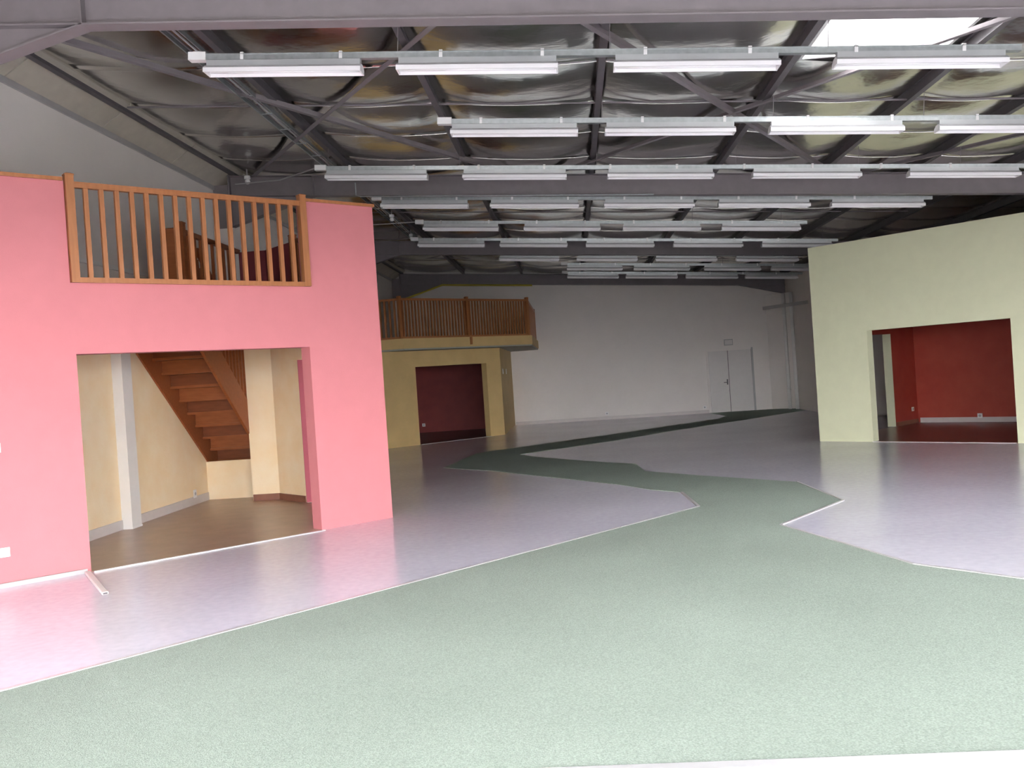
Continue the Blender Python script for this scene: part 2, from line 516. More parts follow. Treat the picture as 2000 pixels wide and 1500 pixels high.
# ------------------------------------------------------------------ skylight
def skylight(sx0, sx1, y_0, y_1, lb):
    sk = empty('skylight', ((sx0 + sx1) / 2, (y_0 + y_1) / 2, zr(A_DECK, sx0)))
    tag(sk, lb, 'skylight')
    L = Vector(sk.location)
    def skp(name, x0, x1, y0, y1, z0, z1, m):
        mesh_obj(name, B(x0 - L.x, x1 - L.x, y0 - L.y, y1 - L.y, z0 - L.z, z1 - L.z), m, sk)
    zt = zr(A_DECK, sx0) + 0.42
    zb = zr(A_FOIL, sx0)
    for (x0, x1, y0, y1) in ((sx0 + 0.003, sx0 + 0.04, y_0 + 0.003, y_1 - 0.003), (sx1 - 0.04, sx1 - 0.003, y_0 + 0.003, y_1 - 0.003),
                             (sx0 + 0.04, sx1 - 0.04, y_0 + 0.003, y_0 + 0.04), (sx0 + 0.04, sx1 - 0.04, y_1 - 0.04, y_1 - 0.003)):
        skp('curb_board', x0, x1, y0, y1, zb - (0.12 if x0 > sx1 - 0.05 else 0.03), zt, 'white_paint')
    skp('glazing_bar', (sx0 + sx1) / 2 - 0.02, (sx0 + sx1) / 2 + 0.02, y_0, y_1, zt - 0.03, zt, 'aluminium')
    bm = bmesh.new()     # shallow milky dome
    N = 10
    g = []
    for j in range(N + 1):
        row = []
        for i in range(N + 1):
            s, t = i / N, j / N
            h = 0.22 * (math.sin(math.pi * s) * math.sin(math.pi * t)) ** 0.5
            row.append(bm.verts.new((sx0 - 0.04 + s * (sx1 - sx0 + 0.08) - L.x, y_0 - 0.04 + t * (y_1 - y_0 + 0.08) - L.y, zt + 0.005 + h - L.z)))
        g.append(row)
    for j in range(N):
        for i in range(N):
            bm.faces.new((g[j][i], g[j][i + 1], g[j + 1][i + 1], g[j + 1][i]))
    mesh_obj('dome', bm, 'milky_acrylic', sk, smooth=True)
for a_ in SKYLIGHTS:
    skylight(*a_)

# ------------------------------------------------------------------ steel portal frames
ORD = ['nearest', 'second', 'third', 'farthest']
def ibeam_x(bm, x0, x1, y, abot, depth, fw=0.17, ft=0.014, wt=0.010):
    def q(xa, xc, ya, yc, da, dc):
        v = []
        for x in (xa, xc):
            for yy, d in ((ya, da), (yc, da), (yc, dc), (ya, dc)):
                v.append(bm.verts.new((x, yy, zr(abot, x) + d)))
        for f in ((0, 3, 2, 1), (4, 5, 6, 7), (0, 1, 5, 4), (1, 2, 6, 5), (2, 3, 7, 6), (3, 0, 4, 7)):
            bm.faces.new([v[i] for i in f])
    q(x0, x1, y - fw / 2, y + fw / 2, 0, ft)
    q(x0, x1, y - fw / 2, y + fw / 2, depth - ft, depth)
    q(x0, x1, y - wt / 2, y + wt / 2, ft, depth - ft)
def extr_y(bm, pts, y0, y1):
    A = [bm.verts.new((x, y0, z)) for x, z in pts]
    C = [bm.verts.new((x, y1, z)) for x, z in pts]
    bm.faces.new(A); bm.faces.new(C)
    n = len(pts)
    for i in range(n):
        j = (i + 1) % n
        bm.faces.new((A[i], A[j], C[j], C[i]))
frame_lbl = ['mauve steel roof frame nearest the front, crossing the top of the picture',
             'mauve steel roof frame behind the third row of lamps',
             'mauve steel roof frame behind the sixth row of lamps',
             'mauve steel roof frame against the far white wall']
for k, y in enumerate(FR_Y):
    f = empty('roof_frame', (0, y, 0))
    tag(f, frame_lbl[k], 'steel frame', 'steel roof frames')
    xr_ = XR2 - 0.05 if k == 3 else XR - 0.05
    bm = bmesh.new(); ibeam_x(bm, XL + 0.25, xr_, 0, A_FR, 0.34)
    mesh_obj('rafter', bm, 'steel_mauve', f)
    # left haunch
    xh, xc = (-3.97 if k == 0 else -4.12), XL + 0.28
    zl = 4.44
    bm = bmesh.new()
    extr_y(bm, [(xh, zr(A_FR, xh) + 0.014), (xc, zr(A_FR, xc)), (xc, zl), (xc, zl)][:3], -0.006, 0.006)
    extr_y(bm, [(xh, zr(A_FR, xh)), (xc, zl), (xc, zl + 0.014), (xh, zr(A_FR, xh) + 0.014)], -0.085, 0.085)
    mesh_obj('haunch', bm, 'steel_mauve', f)
    for s in (-1, 1):
        bm = B(xh - 0.006, xh + 0.006, min(s * 0.006, s * 0.083), max(s * 0.006, s * 0.083), zr(A_FR, xh) + 0.012, zr(A_FR, xh) + 0.33)
        mesh_obj('stiffener_plate', bm, 'steel_mauve', f)
    mesh_obj('end_plate', B(xc - 0.01, xc + 0.012, -0.09, 0.09, zl - 0.03, zr(A_FR, xc) + 0.36), 'steel_mauve', f)
    if k == 3:
        xh2, zr2 = 5.55, 3.74
        bm = bmesh.new()
        extr_y(bm, [(xh2, zr(A_FR, xh2) + 0.014), (xr_, zr(A_FR, xr_) + 0.01), (xr_, zr2)], -0.006, 0.006)
        extr_y(bm, [(xh2, zr(A_FR, xh2)), (xr_, zr2), (xr_, zr2 + 0.014), (xh2, zr(A_FR, xh2) + 0.014)], -0.085, 0.085)
        mesh_obj('haunch', bm, 'steel_mauve', f)
    else:
        mesh_obj('stiffener_plate', B(xr_ - 0.02, xr_, -0.09, 0.09, zr(A_FR, xr_), zr(A_FR, xr_) + 0.36), 'steel_mauve', f)
    # white boxed-in column at the left wall
    if k > 0:
        mesh_obj('column_casing', B(XL + 0.005, XL + 0.36, -0.16, 0.14 if k < 3 else 0.2, 0.0 if k != 2 else 2.80, zl - 0.035), 'white_plaster', f)
        mesh_obj('column', B(XL + 0.01, XL + 0.26, -0.08, 0.08, zl - 0.034, 5.15), 'steel_mauve', f)

# purlins
pl_lbl = ['purlin next to the left wall', 'second purlin from the left wall, beside the cable tray', 'third purlin from the left wall',
          'fourth purlin from the left, running up the middle of the roof', 'fifth purlin from the left, along the left side of the skylight',
          'sixth purlin from the left, along the right side of the skylight', 'seventh purlin from the left wall', 'eighth purlin from the left wall',
          'ninth purlin from the left, above the pale green room', 'tenth purlin from the left, above the pale green room',
          'eleventh purlin from the left, above the pale green room', 'last purlin on the right']
for k, x in enumerate(PUR_X):
    bm = bmesh.new()
    y1 = YB if x < XR2 else 24.0
    h, w = 0.14, 0.075
    box(bm, -w / 2, w / 2, 0, y1 - FRONT_Y, 0, 0.009)
    box(bm, -w / 2, w / 2, 0, y1 - FRONT_Y, h - 0.009, h)
    box(bm, -0.004, 0.004, 0, y1 - FRONT_Y, 0.009, h - 0.009)
    o = mesh_obj('purlin', bm, 'steel_dark' , None, (x, FRONT_Y, zr(A_PUR, x) + 0.004))
    tag(o, 'dark steel ' + pl_lbl[k], 'purlin', 'roof purlins')

# wind bracing and tie rods between the first two frames
br = [((-5.30, 8.05), (-0.75, 15.0), 'diagonal brace from the left eaves to the middle of the second frame'),
      ((-0.80, 8.05), (-5.10, 15.0), 'diagonal brace crossing over the left bay towards the left wall'),
      ((0.02, 8.05), (4.32, 15.0), 'diagonal brace from the front middle down to the right'),
      ((4.48, 8.05), (-0.12, 15.0), 'diagonal brace running from the skylight to the middle of the second frame'),
      ((8.9, 8.3), (4.75, 15.0), 'diagonal brace above the lamps at the far right'),
      ((4.9, 8.05), (9.0, 15.0), 'diagonal brace to the right of the skylight')]
for p, q, lb in br:
    bm = bmesh.new()
    za, zb_ = zr(4.845, p[0]), zr(4.845, q[0])
    P, Q = Vector((p[0], p[1], za)), Vector((q[0], q[1], zb_))
    bar(bm, P, Q, 0.06, 0.007)
    d = (Q - P).normalized(); sd = d.cross(Vector((0, 0, 1))).normalized() * 0.03
    bar(bm, P + sd + Vector((0, 0, 0.025)), Q + sd + Vector((0, 0, 0.025)), 0.007, 0.06)
    o = mesh_obj('roof_brace', bm, 'steel_mauve')
    tag(o, 'mauve steel ' + lb, 'brace', 'roof braces')
for y, lb in ((11.3, 'thin tie rod crossing the roof between the first two frames'), (18.9, 'thin tie rod crossing the roof between the second and third frames'), (26.5, 'thin tie rod crossing the roof in the farthest bay')):
    o = mesh_obj('tie_rod', tube([(-5.4, y, zr(4.93, -5.4)), (6.9, y, zr(4.93, 6.9))], 0.012, 6), 'steel_mauve')
    tag(o, lb, 'rod', 'tie rods')

# cable tray under the second purlin
ct = empty('cable_tray', (-3.62, 8.05, zr(4.84, -3.62)))
tag(ct, 'galvanised cable tray running along the second purlin', 'cable tray')
for x in (-0.08, 0.08):
    mesh_obj('side_rail', B(x - 0.008, x + 0.008, 0, 14.5, 0, 0.045), 'galvanised', ct)
rung = data('rung', B(-0.08, 0.08, -0.015, 0.015, 0, 0.008), 'galvanised')
for k in range(20):
    add_child('rung', rung, ct, (0, 0.35 + k * 0.74, 0.004))
mesh_obj('cable', tube([(-0.03, 0, 0.02), (-0.03, 14.5, 0.02)], 0.011, 6), 'steel_dark', ct)
mesh_obj('cable', tube([(0.025, 0, 0.02), (0.02, 14.5, 0.02)], 0.013, 6), 'plastic_grey', ct)

# ------------------------------------------------------------------ lamp rows
ANG = math.atan(SL + 0.002)
ZL = 4.43
LAMP_LEN = 1.51
bm = bmesh.new()    # white reflector, open underneath
prof = [(-0.085, 0.0), (-0.085, 0.042), (-0.034, 0.076), (0.034, 0.076), (0.085, 0.042), (0.085, 0.0), (0.079, 0.0), (0.079, 0.038), (0.030, 0.070), (-0.030, 0.070), (-0.079, 0.038), (-0.079, 0.0)]
Aa = [bm.verts.new((0, y, z)) for y, z in prof]
Cc = [bm.verts.new((LAMP_LEN, y, z)) for y, z in prof]
for i in range(len(prof)):
    j = (i + 1) % len(prof)
    bm.faces.new((Aa[i], Aa[j], Cc[j], Cc[i]))
bm.faces.new(Aa); bm.faces.new(Cc)
ME_REFL = data('reflector', bm, 'lamp_white')
ME_HOUSE = data('housing', B(0.015, LAMP_LEN - 0.015, -0.036, 0.036, 0.076, 0.128), 'lamp_grey')
ME_TUBE = data('tube', tube([(0.03, 0, 0), (LAMP_LEN - 0.03, 0, 0)], 0.013, 8), 'tube_glass', True)
bm = bmesh.new()
extr = [(-0.083, 0.002), (-0.083, 0.041), (-0.033, 0.074), (0.033, 0.074), (0.083, 0.041), (0.083, 0.002)]
A1 = [bm.verts.new((0, y, z)) for y, z in extr]
A2 = [bm.verts.new((0.012, y, z)) for y, z in extr]
bm.faces.new(A1); bm.faces.new(A2)
for i in range(6):
    j = (i + 1) % 6
    bm.faces.new((A1[i], A1[j], A2[j], A2[i]))
ME_CAP = data('end_cap', bm, 'lamp_white')
ME_CLIP = data('clip', B(-0.02, 0.02, -0.04, 0.04, 0.131, 0.2), 'plastic_white')

ROWS = [(8.57, [-3.30, -1.46, 0.56, 2.56]), (10.87, [-1.26, 0.56, 2.46, 4.35]), (13.30, [-3.43, -1.41, 0.68, 2.73, 4.89]),
        (15.62, [-3.10, -1.22, 0.71, 2.61, 4.46]), (18.12, [-2.78, -0.78, 1.16, 3.06]), (20.45, [-3.28, -1.44, 0.47, 2.39, 4.30]),
        (23.02, [-1.66, 0.28, 2.23, 4.20]), (25.05, [0.02, 1.82, 3.70, 5.48]), (27.15, [0.02, 1.73, 3.47, 5.18])]
RN = ['nearest', 'second', 'third', 'fourth', 'fifth', 'sixth', 'seventh', 'eighth', 'farthest']
PN = {4: ['leftmost', 'second from left', 'third from left', 'rightmost'], 5: ['leftmost', 'second from left', 'middle', 'fourth from left', 'rightmost']}
for r, (y, xs) in enumerate(ROWS):
    xa, xz = xs[0] - 0.14, xs[-1] + LAMP_LEN + 0.12
    rail = empty('lamp_rail', (xa, y, zr(ZL, xa)), (0, ANG, 0))
    tag(rail, 'long metal lamp rail carrying the %s row of tube lamps' % RN[r], 'lamp rail', 'lamp rails under the roof')
    ln = (xz - xa) / math.cos(ANG)
    bm = bmesh.new()
    box(bm, 0, ln, -0.032, 0.032, 0.132, 0.186)
    box(bm, 0, ln, -0.04, 0.04, 0.180, 0.188)
    mesh_obj('channel', bm, 'galvanised', rail)
    mesh_obj('end_box', B(-0.02, 0.15, -0.045, 0.045, 0.128, 0.205), 'plastic_white', rail)
    for px in PUR_X:
        if xa + 0.05 < px < xz - 0.05:
            d = (px - xa) / math.cos(ANG)
            top = (zr(A_PUR, px) - zr(ZL, px)) 
            mesh_obj('hanger', tube([(d, 0, 0.186), (d + top * math.sin(ANG) * 0, 0, top)], 0.004, 6), 'steel_mauve', rail)
    for k in range(int(ln / 0.95)):
        add_child('clip', ME_CLIP, rail, (0.5 + k * 0.95, 0, 0.0)).scale = (0.8, 1, 1)
        
    for i, x in enumerate(xs):
        t = empty('tube_lamp', (x, y, zr(ZL, x)), (0, ANG, 0))
        tag(t, '%s white reflector tube lamp in the %s lamp row' % (PN[len(xs)][i], RN[r]), 'lamp', 'tube lamps under the roof')
        add_child('reflector', ME_REFL, t)
        add_child('housing', ME_HOUSE, t)
        add_child('tube', ME_TUBE, t, (0, -0.026, 0.03))
        add_child('tube', ME_TUBE, t, (0, 0.026, 0.03))
        add_child('end_cap', ME_CAP, t, (0.001, 0, 0))
        add_child('end_cap', ME_CAP, t, (LAMP_LEN - 0.013, 0, 0))
# feed cables to some rails
for pts, lb in (([(-5.3, 14.7, 5.06), (-4.4, 14.2, 4.95), (-3.57, 13.3, zr(4.6, -3.57))], 'thin grey cable feeding the third lamp row'),
                ([(-4.9, 18.12, 4.88), (-3.6, 18.12, 4.83), (-2.92, 18.12, zr(4.6, -2.92))], 'thin grey cable feeding the fifth lamp row')):
    tag(mesh_obj('lamp_cable', tube(pts, 0.011, 6), 'plastic_grey'), lb, 'cable', 'lamp feed cables')
def detector(loc, lb):
    d = empty('smoke_detector', loc)
    tag(d, lb, 'detector', 'small round detectors')
    bm = bmesh.new()
    bmesh.ops.create_uvsphere(bm, u_segments=12, v_segments=8, radius=0.045)
    mesh_obj('head', bm, 'plastic_white', d, smooth=True)
    mesh_obj('base', tube([(0, 0, 0.04), (0, 0, 0.09)], 0.05, 12), 'plastic_white', d)
    mesh_obj('stem', tube([(0, 0, 0.09), (0, 0, 0.2)], 0.012, 6), 'plastic_grey', d)
detector((-5.1, 14.72, 5.09), 'small round white detector near the left end of the second frame')
detector((-3.44, 18.37, 4.96), 'small round white detector left of the fifth lamp row')
detector((-3.51, 20.97, 4.97), 'small round white detector above the left end of the sixth lamp row')
# conduit on second frame
tag(mesh_obj('conduit', tube([(-3.39, 15.03, 5.0), (-3.39, 15.03, 4.79), (-3.3, 15.03, 4.765), (1.5, 15.03, zr(4.53, 1.5))], 0.012, 6), 'galvanised'),
    'thin metal conduit bent down along the second steel frame', 'conduit')
# yellow pipe under the farthest frame
tag(mesh_obj('yellow_pipe', tube([(-5.50, 30.24, 4.42), (-4.12, 30.24, zr(A_FR, -4.12) - 0.03), (-1.15, 30.24, zr(A_FR, -1.15) - 0.03)], 0.03, 8), 'yellow_pipe'),
    'yellow pipe along the underside of the far steel frame', 'pipe')

# ------------------------------------------------------------------ railing builder
BAL_W = 0.042
def railing(name, label, p, q, z0, z1, nb, newels=(True, True), newel_over=0.05, newel_drop=0.0, group=None, bw=BAL_W, nw=0.085, rail_h=0.055, skip_low=False, bottom=True, m='oak_wood'):
    """straight railing p->q (xy) standing on z0 with handrail top z1"""
    p, q = Vector((p[0], p[1], 0)), Vector((q[0], q[1], 0))
    d = (q - p); ln = d.length
    ang = math.atan2(d.y, d.x)
    t = empty(name, (p.x, p.y, z0), (0, 0, ang))
    tag(t, label, 'railing', group)
    H = z1 - z0
    bm = bmesh.new()
    box(bm, 0, ln, -0.03, 0.03, H - rail_h, H - 0.012)
    box(bm, 0, ln, -0.036, 0.036, H - 0.012, H)
    mesh_obj('handrail', bm, m, t)
    if bottom:
        mesh_obj('bottom_rail', B(0, ln, -0.03, 0.03, 0.0, 0.05), m, t)
    me = data('baluster', B(-bw / 2, bw / 2, -bw / 2, bw / 2, 0.05 if bottom else 0, H - rail_h), m)
    for k in range(nb):
        add_child('baluster', me, t, (ln * (k + 1) / (nb + 1), 0, 0))
    for s, on in ((0, newels[0]), (ln, newels[1])):
        if on:
            mesh_obj('newel_post', post_mesh(nw, -newel_drop, H + newel_over), m, t, (s, 0, 0))
    return t

# ------------------------------------------------------------------ pink room
PV = 9.4
pink_outline = [(1.16, 0), (2.675, 0), (2.675, 2.105), (5.185, 2.105), (5.185, 0), (6.155, 0), (6.155, 3.775), (5.24, 3.775),
                (5.24, 2.795), (2.665, 2.795), (2.665, 3.775), (1.16, 3.775)]
pink_front = struct('wall_pink_front', slab_wall(pink_outline, uvp(0, PV), EU, EV, 0.2), 'pink_paint',
       'pink painted partition wall with doorway opening and balcony cut-out')
def wood_cap(u0, u1, lb):
    o = mesh_obj('wood_cap', slab_wall([(u0, 3.775), (u1, 3.775), (u1, 3.81), (u0, 3.81)], uvp(0, PV - 0.02), EU, EV, 0.24), 'oak_wood', pink_front)
    o['label'] = lb
wood_cap(1.16, 2.655, 'wooden cap on the pink wall left of the balcony railing')
wood_cap(5.25, 6.175, 'wooden cap on the pink wall right of the balcony railing')
a, b_ = xy(2.71, PV - 0.005), xy(5.20, PV - 0.005)
railing('balcony_railing', 'orange-brown wooden balcony railing set in the pink wall', a, b_, 2.795, 3.77, 16, newel_over=0.085, newel_drop=0.0, nw=0.078)
# mezzanine slab
mz = [(XL + 0.005, 7.755), xy(6.13, 9.605), xy(6.36, 9.95), (-4.506, 13.495), (-4.88, 13.495), (-4.88, 11.42), (XL + 0.005, 11.42)]
struct('floor_mezzanine', prism(mz, 2.52, 2.795), 'white_plaster', 'upper floor slab behind the pink wall')
# side partition with doorway, narrow wall, kick wall
UI = 6.36
side = [(10.1, 2.06), (11.92, 2.06), (11.92, 0), (12.77, 0), (12.77, 2.515), (10.1, 2.515)]
struct('wall_pink_room_side', slab_wall(side, uvp(UI, 0), EV, EU, 0.14), 'cream_plaster', 'cream side wall with a doorway inside the pink room')
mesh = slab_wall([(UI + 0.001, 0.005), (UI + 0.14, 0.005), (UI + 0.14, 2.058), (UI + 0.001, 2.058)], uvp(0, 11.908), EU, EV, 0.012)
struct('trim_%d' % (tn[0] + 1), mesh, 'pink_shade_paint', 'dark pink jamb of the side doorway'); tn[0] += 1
xn = UI / S2 - 13.5
struct('wall_pink_room_end', prism([(-4.92, 13.5), (xn, 13.5), (xn + 0.14, 13.5 + 0.06), (xn + 0.1, 13.64), (-4.92, 13.64)], 0, 2.515), 'cream_plaster', 'narrow cream wall beside the staircase')
struct('wall_stair_kick', prism([(XL + 0.014, 14.0), (-4.93, 14.0), (-4.93, 14.08), (XL + 0.014, 14.08)], 0, 0.60), 'cream_plaster', 'low cream wall under the staircase')
# parapets above the mezzanine floor
pp = [(-4.86, 13.42), (-4.46, 13.42), (-3.93, 12.89), (-3.85, 12.97), (-4.42, 13.54), (-4.86, 13.54)]
struct('wall_mezzanine_parapet', prism(pp, 2.796, 3.74), 'burgundy_paint', 'burgundy parapet at the back of the mezzanine')
# cream lining on the hall wall inside the pink room
bm = prism([(XL, 7.76), (XL + 0.012, 7.77), (XL + 0.012, 14.9), (XL, 14.9)], 0, 2.515)
struct('wall_pink_room_left', bm, 'cream_plaster', 'cream plaster on the left wall inside the pink room')
struct('baseboard_pink_room_left', prism([(XL + 0.012, 7.8), (XL + 0.03, 7.8), (XL + 0.03, 13.99), (XL + 0.012, 13.99)], 0.005, 0.125), 'skirting_pink_grey', 'pale skirting in the pink room')
struct('baseboard_pink_room_end', prism([(-4.91, 13.484), (xn - 0.006, 13.484), (xn, 13.5), (-4.91, 13.5)], 0.005, 0.1), 'skirting_brown', 'brown skirting on the narrow cream wall')
struct('baseboard_pink_room_side', slab_wall([(11.925, 0.005), (12.72, 0.005), (12.72, 0.1), (11.925, 0.1)], uvp(UI, 0), EV, (-S2, -S2, 0), 0.015), 'skirting_brown', 'brown skirting on the cream side wall')
# boxed white post
o = empty('boxed_post', (XL + 0.09, 11.36, 0))
tag(o, 'white boxed-in post on the cream wall in the pink room', 'post')
mesh_obj('casing', B(-0.075, 0.06, -0.12, 0.13, 0.005, 2.515), 'white_paint', o)
mesh_obj('foot_trim', B(-0.075, 0.066, -0.126, 0.136, 0.005, 0.03), 'white_paint', o)
# trunking on upper left wall
tag(mesh_obj('cable_trunking', B(XL + 0.001, XL + 0.035, 9.2, 14.9, 3.33, 3.385), 'white_paint'), 'white cable trunking on the wall behind the balcony', 'trunking')

# staircase
st = empty('staircase', (-5.37, 15.2, 0))
tag(st, 'brown wooden staircase with railing rising along the cream wall', 'staircase')
NR = 14
RISE = 2.795 / NR
RUN = 0.256
XS0, XS1 = -0.44, 0.44          # local x of stringers
def st_y(k): return -k * RUN     # local y of k-th riser, stair climbs towards the camera
for sx, w in ((XS0, 0.04), (XS1, 0.04)):
    bm = bmesh.new()
    top0, top1 = (0.10, RISE + 0.07), (-(NR - 1) * RUN - 0.08, NR * RISE + 0.03)
    slope = RISE / RUN
    pts = [(0.12, 0.0), (0.12, 0.14), (-(NR - 1.4) * RUN, 0.14 + (0.12 + (NR - 1.4) * RUN) * slope), (-(NR - 0.6) * RUN, 2.78), (-(NR - 0.6) * RUN, 2.46),
           (-(0.28), 0.0)]
    # keep the underside parallel with the pitch line
    zu = lambda yy: (-yy - 0.39) * slope
    pts = [(0.12, 0.0), (0.12, 0.12), (-(NR - 1) * RUN + 0.12, (NR - 1) * RISE + 0.12 - 0.0), (-(NR - 0.45) * RUN, 2.79), (-(NR - 0.45) * RUN, zu(-(NR - 0.45) * RUN)), (-0.39, 0.0)]
    A = [bm.verts.new((sx - w / 2, y, z)) for y, z in pts]
    C = [bm.verts.new((sx + w / 2, y, z)) for y, z in pts]
    bm.faces.new(A); bm.faces.new(C)
    for i in range(len(pts)):
        j = (i + 1) % len(pts)
        bm.faces.new((A[i], A[j], C[j], C[i]))
    mesh_obj('stringer', bm, 'stair_wood', st)
me_t = data('tread', B(XS0 + 0.02, XS1 - 0.02, -RUN - 0.05, 0.03, -0.036, 0.0), 'stair_wood')
me_r = data('riser', B(XS0 + 0.02, XS1 - 0.02, -0.018, 0.0, -RISE, -0.032), 'stair_wood')
for k in range(1, NR):
    add_child('tread', me_t, st, (0, st_y(k - 1), k * RISE))
me_r2 = data('riser', B(XS0 + 0.02, XS1 - 0.02, -0.018, 0.0, -RISE, -0.032), 'stair_wood_dark')
for k in range(1, NR + 1):
    add_child('riser', me_r if k % 2 else me_r2, st, (0, st_y(k - 1), k * RISE))
slope = RISE / RUN
bm = bmesh.new()
ya, yb = 0.0, -(NR - 1) * RUN
bar(bm, (XS1, ya, RISE + 0.92), (XS1, yb + 0.15, RISE + 0.92 + (-yb - 0.15) * slope), 0.05, 0.06)
mesh_obj('handrail', bm, 'stair_wood', st)
me_b = data('baluster', B(-0.018, 0.018, -0.018, 0.018, 0, 0.82), 'stair_wood')
for k in range(26):
    yy = -0.06 - k * 0.125
    add_child('baluster', me_b, st, (XS1, yy, 0.12 + (0.12 - yy) * slope - 0.06))
mesh_obj('newel_post', post_mesh(0.085, 0.0, 1.25), 'stair_wood', st, (XS1, 0.08, 0))

railing('stairwell_railing', 'darker wooden railing around the stairwell behind the balcony', (-4.86, 11.40), (-4.86, 13.40), 2.795, 3.77, 9, newels=(True, False), newel_over=0.1, nw=0.09, bw=0.035, m='stair_wood')
o = mesh_obj('newel_post', post_mesh(0.12, 0, 0.94), 'stair_wood', None, (-4.86, 11.12, 2.796))
tag(o, 'thick wooden end post before the stairwell railing', 'post')
railing('mezzanine_side_railing', 'short wooden railing behind the right end of the balcony', (-3.86, 12.86), (-2.63, 11.63), 2.795, 3.76, 12, newels=(True, True), newel_over=0.09, nw=0.085, m='stair_wood')

# wall accessories on the pink wall, and the loose trunking
def socket(name, label, loc, rz, w=0.085, h=0.085, gangs=1, tilt=0.0, group='white wall sockets', cat='socket'):
    t = empty(name, loc, (0, tilt, rz))
    tag(t, label, cat, group)
    bm = bmesh.new()
    W = w * gangs
    box(bm, -W / 2, W / 2, -0.012, 0, -h / 2, h / 2)
    mesh_obj('plate', bm, 'plastic_white', t)
    for g_ in range(gangs):
        cx = (g_ - (gangs - 1) / 2) * w
        if cat == 'switch':
            mesh_obj('rocker', B(cx - w * 0.28, cx + w * 0.28, -0.017, -0.012, -h * 0.33, h * 0.33), 'lamp_white', t)
        else:
            mesh_obj('insert', tube([(cx, -0.012, 0), (cx, -0.015, 0)], w * 0.28, 14), 'plastic_grey', t)
    return t
p = uvp(1.90, PV, 0.315)
socket('double_socket', 'white double socket low on the pink wall', p, math.radians(45), gangs=2)
p = uvp(1.925, PV, 1.27)
socket('light_switch', 'white switch at hand height on the pink wall edge', p, math.radians(45), cat='switch', group='white switches')
# trunking along the wall foot
o = mesh_obj('floor_trunking', slab_wall([(1.2, 0), (2.63, 0), (2.63, 0.04), (1.2, 0.04)], uvp(0, PV - 0.045), EU, EV, 0.04), 'plastic_grey')
tag(o, 'grey plastic trunking along the foot of the pink wall', 'trunking', 'plastic floor trunking')
o = empty('loose_trunking', (-4.74, 8.44, 0))
tag(o, 'loose length of grey trunking lying out on the lilac floor', 'trunking', 'plastic floor trunking')
d = Vector((0.695, -0.985, 0))
bm = bmesh.new(); bar(bm, (0, 0, 0.014), (d.x, d.y, 0.014), 0.055, 0.026)
bmesh.ops.bevel(bm, geom=bm.edges[:], offset=0.006, segments=1, affect='EDGES')
mesh_obj('channel', bm, 'door_paint', o)
bm = bmesh.new(); e0 = d * 1.0; bar(bm, (e0.x - 0.002, e0.y + 0.002, 0.014), (e0.x + 0.003, e0.y - 0.004, 0.014), 0.035, 0.014)
mesh_obj('end_opening', bm, 'steel_dark', o)
socket('wall_socket', 'small white socket beside the boxed post in the pink room', (XL + 0.013, 11.68, 0.19), math.radians(90), w=0.08, h=0.08)
socket('wall_socket', 'white surface socket above the skirting near the low cream wall', (XL + 0.031, 13.45, 0.17), math.radians(90), w=0.09, h=0.12)

# ------------------------------------------------------------------ pale green room
GU = 15.85
gout = [(-2.6, 0), (5.815, 0), (5.815, 2.025), (8.265, 2.025), (8.265, 0), (9.335, 0), (9.335, 3.685), (-2.6, 3.685)]
struct('wall_green_front', slab_wall(gout, uvp(GU, 0), EV, EU, 0.2), 'pale_green_paint', 'pale green partition wall with a wide doorway')
gs = [(16.9, 2.0), (19.15, 2.0), (19.15, 0), (20.2, 0), (20.2, 2.55), (16.9, 2.55)]
struct('wall_red_room_left', slab_wall(gs, uvp(0, 9.45), EU, EV, 0.18), 'red_paint', 'red side wall in the room behind the pale green wall')
struct('trim_%d' % (tn[0] + 1), slab_wall([(9.45, 0), (9.63, 0), (9.63, 2.0), (9.45, 2.0)], uvp(19.135, 0), EV, EU, 0.014), 'pale_green_paint', 'pale jamb inside the red room'); tn[0] += 1
struct('wall_red_room_back', slab_wall([(2.0, 0), (9.63, 0), (9.63, 2.55), (2.0, 2.55)], uvp(20.2, 0), EV, EU, 0.15), 'red_paint', 'red back wall in the room behind the pale green wall')
struct('wall_red_room_right', slab_wall([(16.05, 0), (20.2, 0), (20.2, 2.55), (16.05, 2.55)], uvp(0, 3.0), EU, (S2, -S2, 0), 0.12), 'red_paint', 'red right wall in the room behind the pale green wall')
struct('shade_slab_red_room', prism([xy(16.05, 3.0), xy(20.3, 3.0), xy(20.3, 9.6), xy(16.9, 9.6), xy(16.05, 9.3)], 2.551, 2.7), 'white_plaster', 'unseen slab added to keep the room behind the pale green wall dark')  # slab out of view, added over the red room to keep daylight out
struct('baseboard_red_room_back', slab_wall([(3.05, 0.005), (9.4, 0.005), (9.4, 0.11), (3.05, 0.11)], uvp(20.184, 0), EV, EU, 0.015), 'skirting_pink_grey', 'pale skirting on the red back wall')
struct('baseboard_red_room_left', slab_wall([(19.16, 0.005), (20.18, 0.005), (20.18, 0.09), (19.16, 0.09)], uvp(0, 9.436), EU, EV, 0.013), 'skirting_brown', 'dark skirting on the red side wall')
socket('wall_socket', 'white socket on the red side wall', uvp(19.95, 9.449, 0.32), math.radians(45), w=0.09, h=0.09)
socket('wall_socket', 'grey surface socket above the skirting of the red back wall', uvp(20.182, 8.12, 0.14), math.radians(-45), w=0.10, h=0.10)

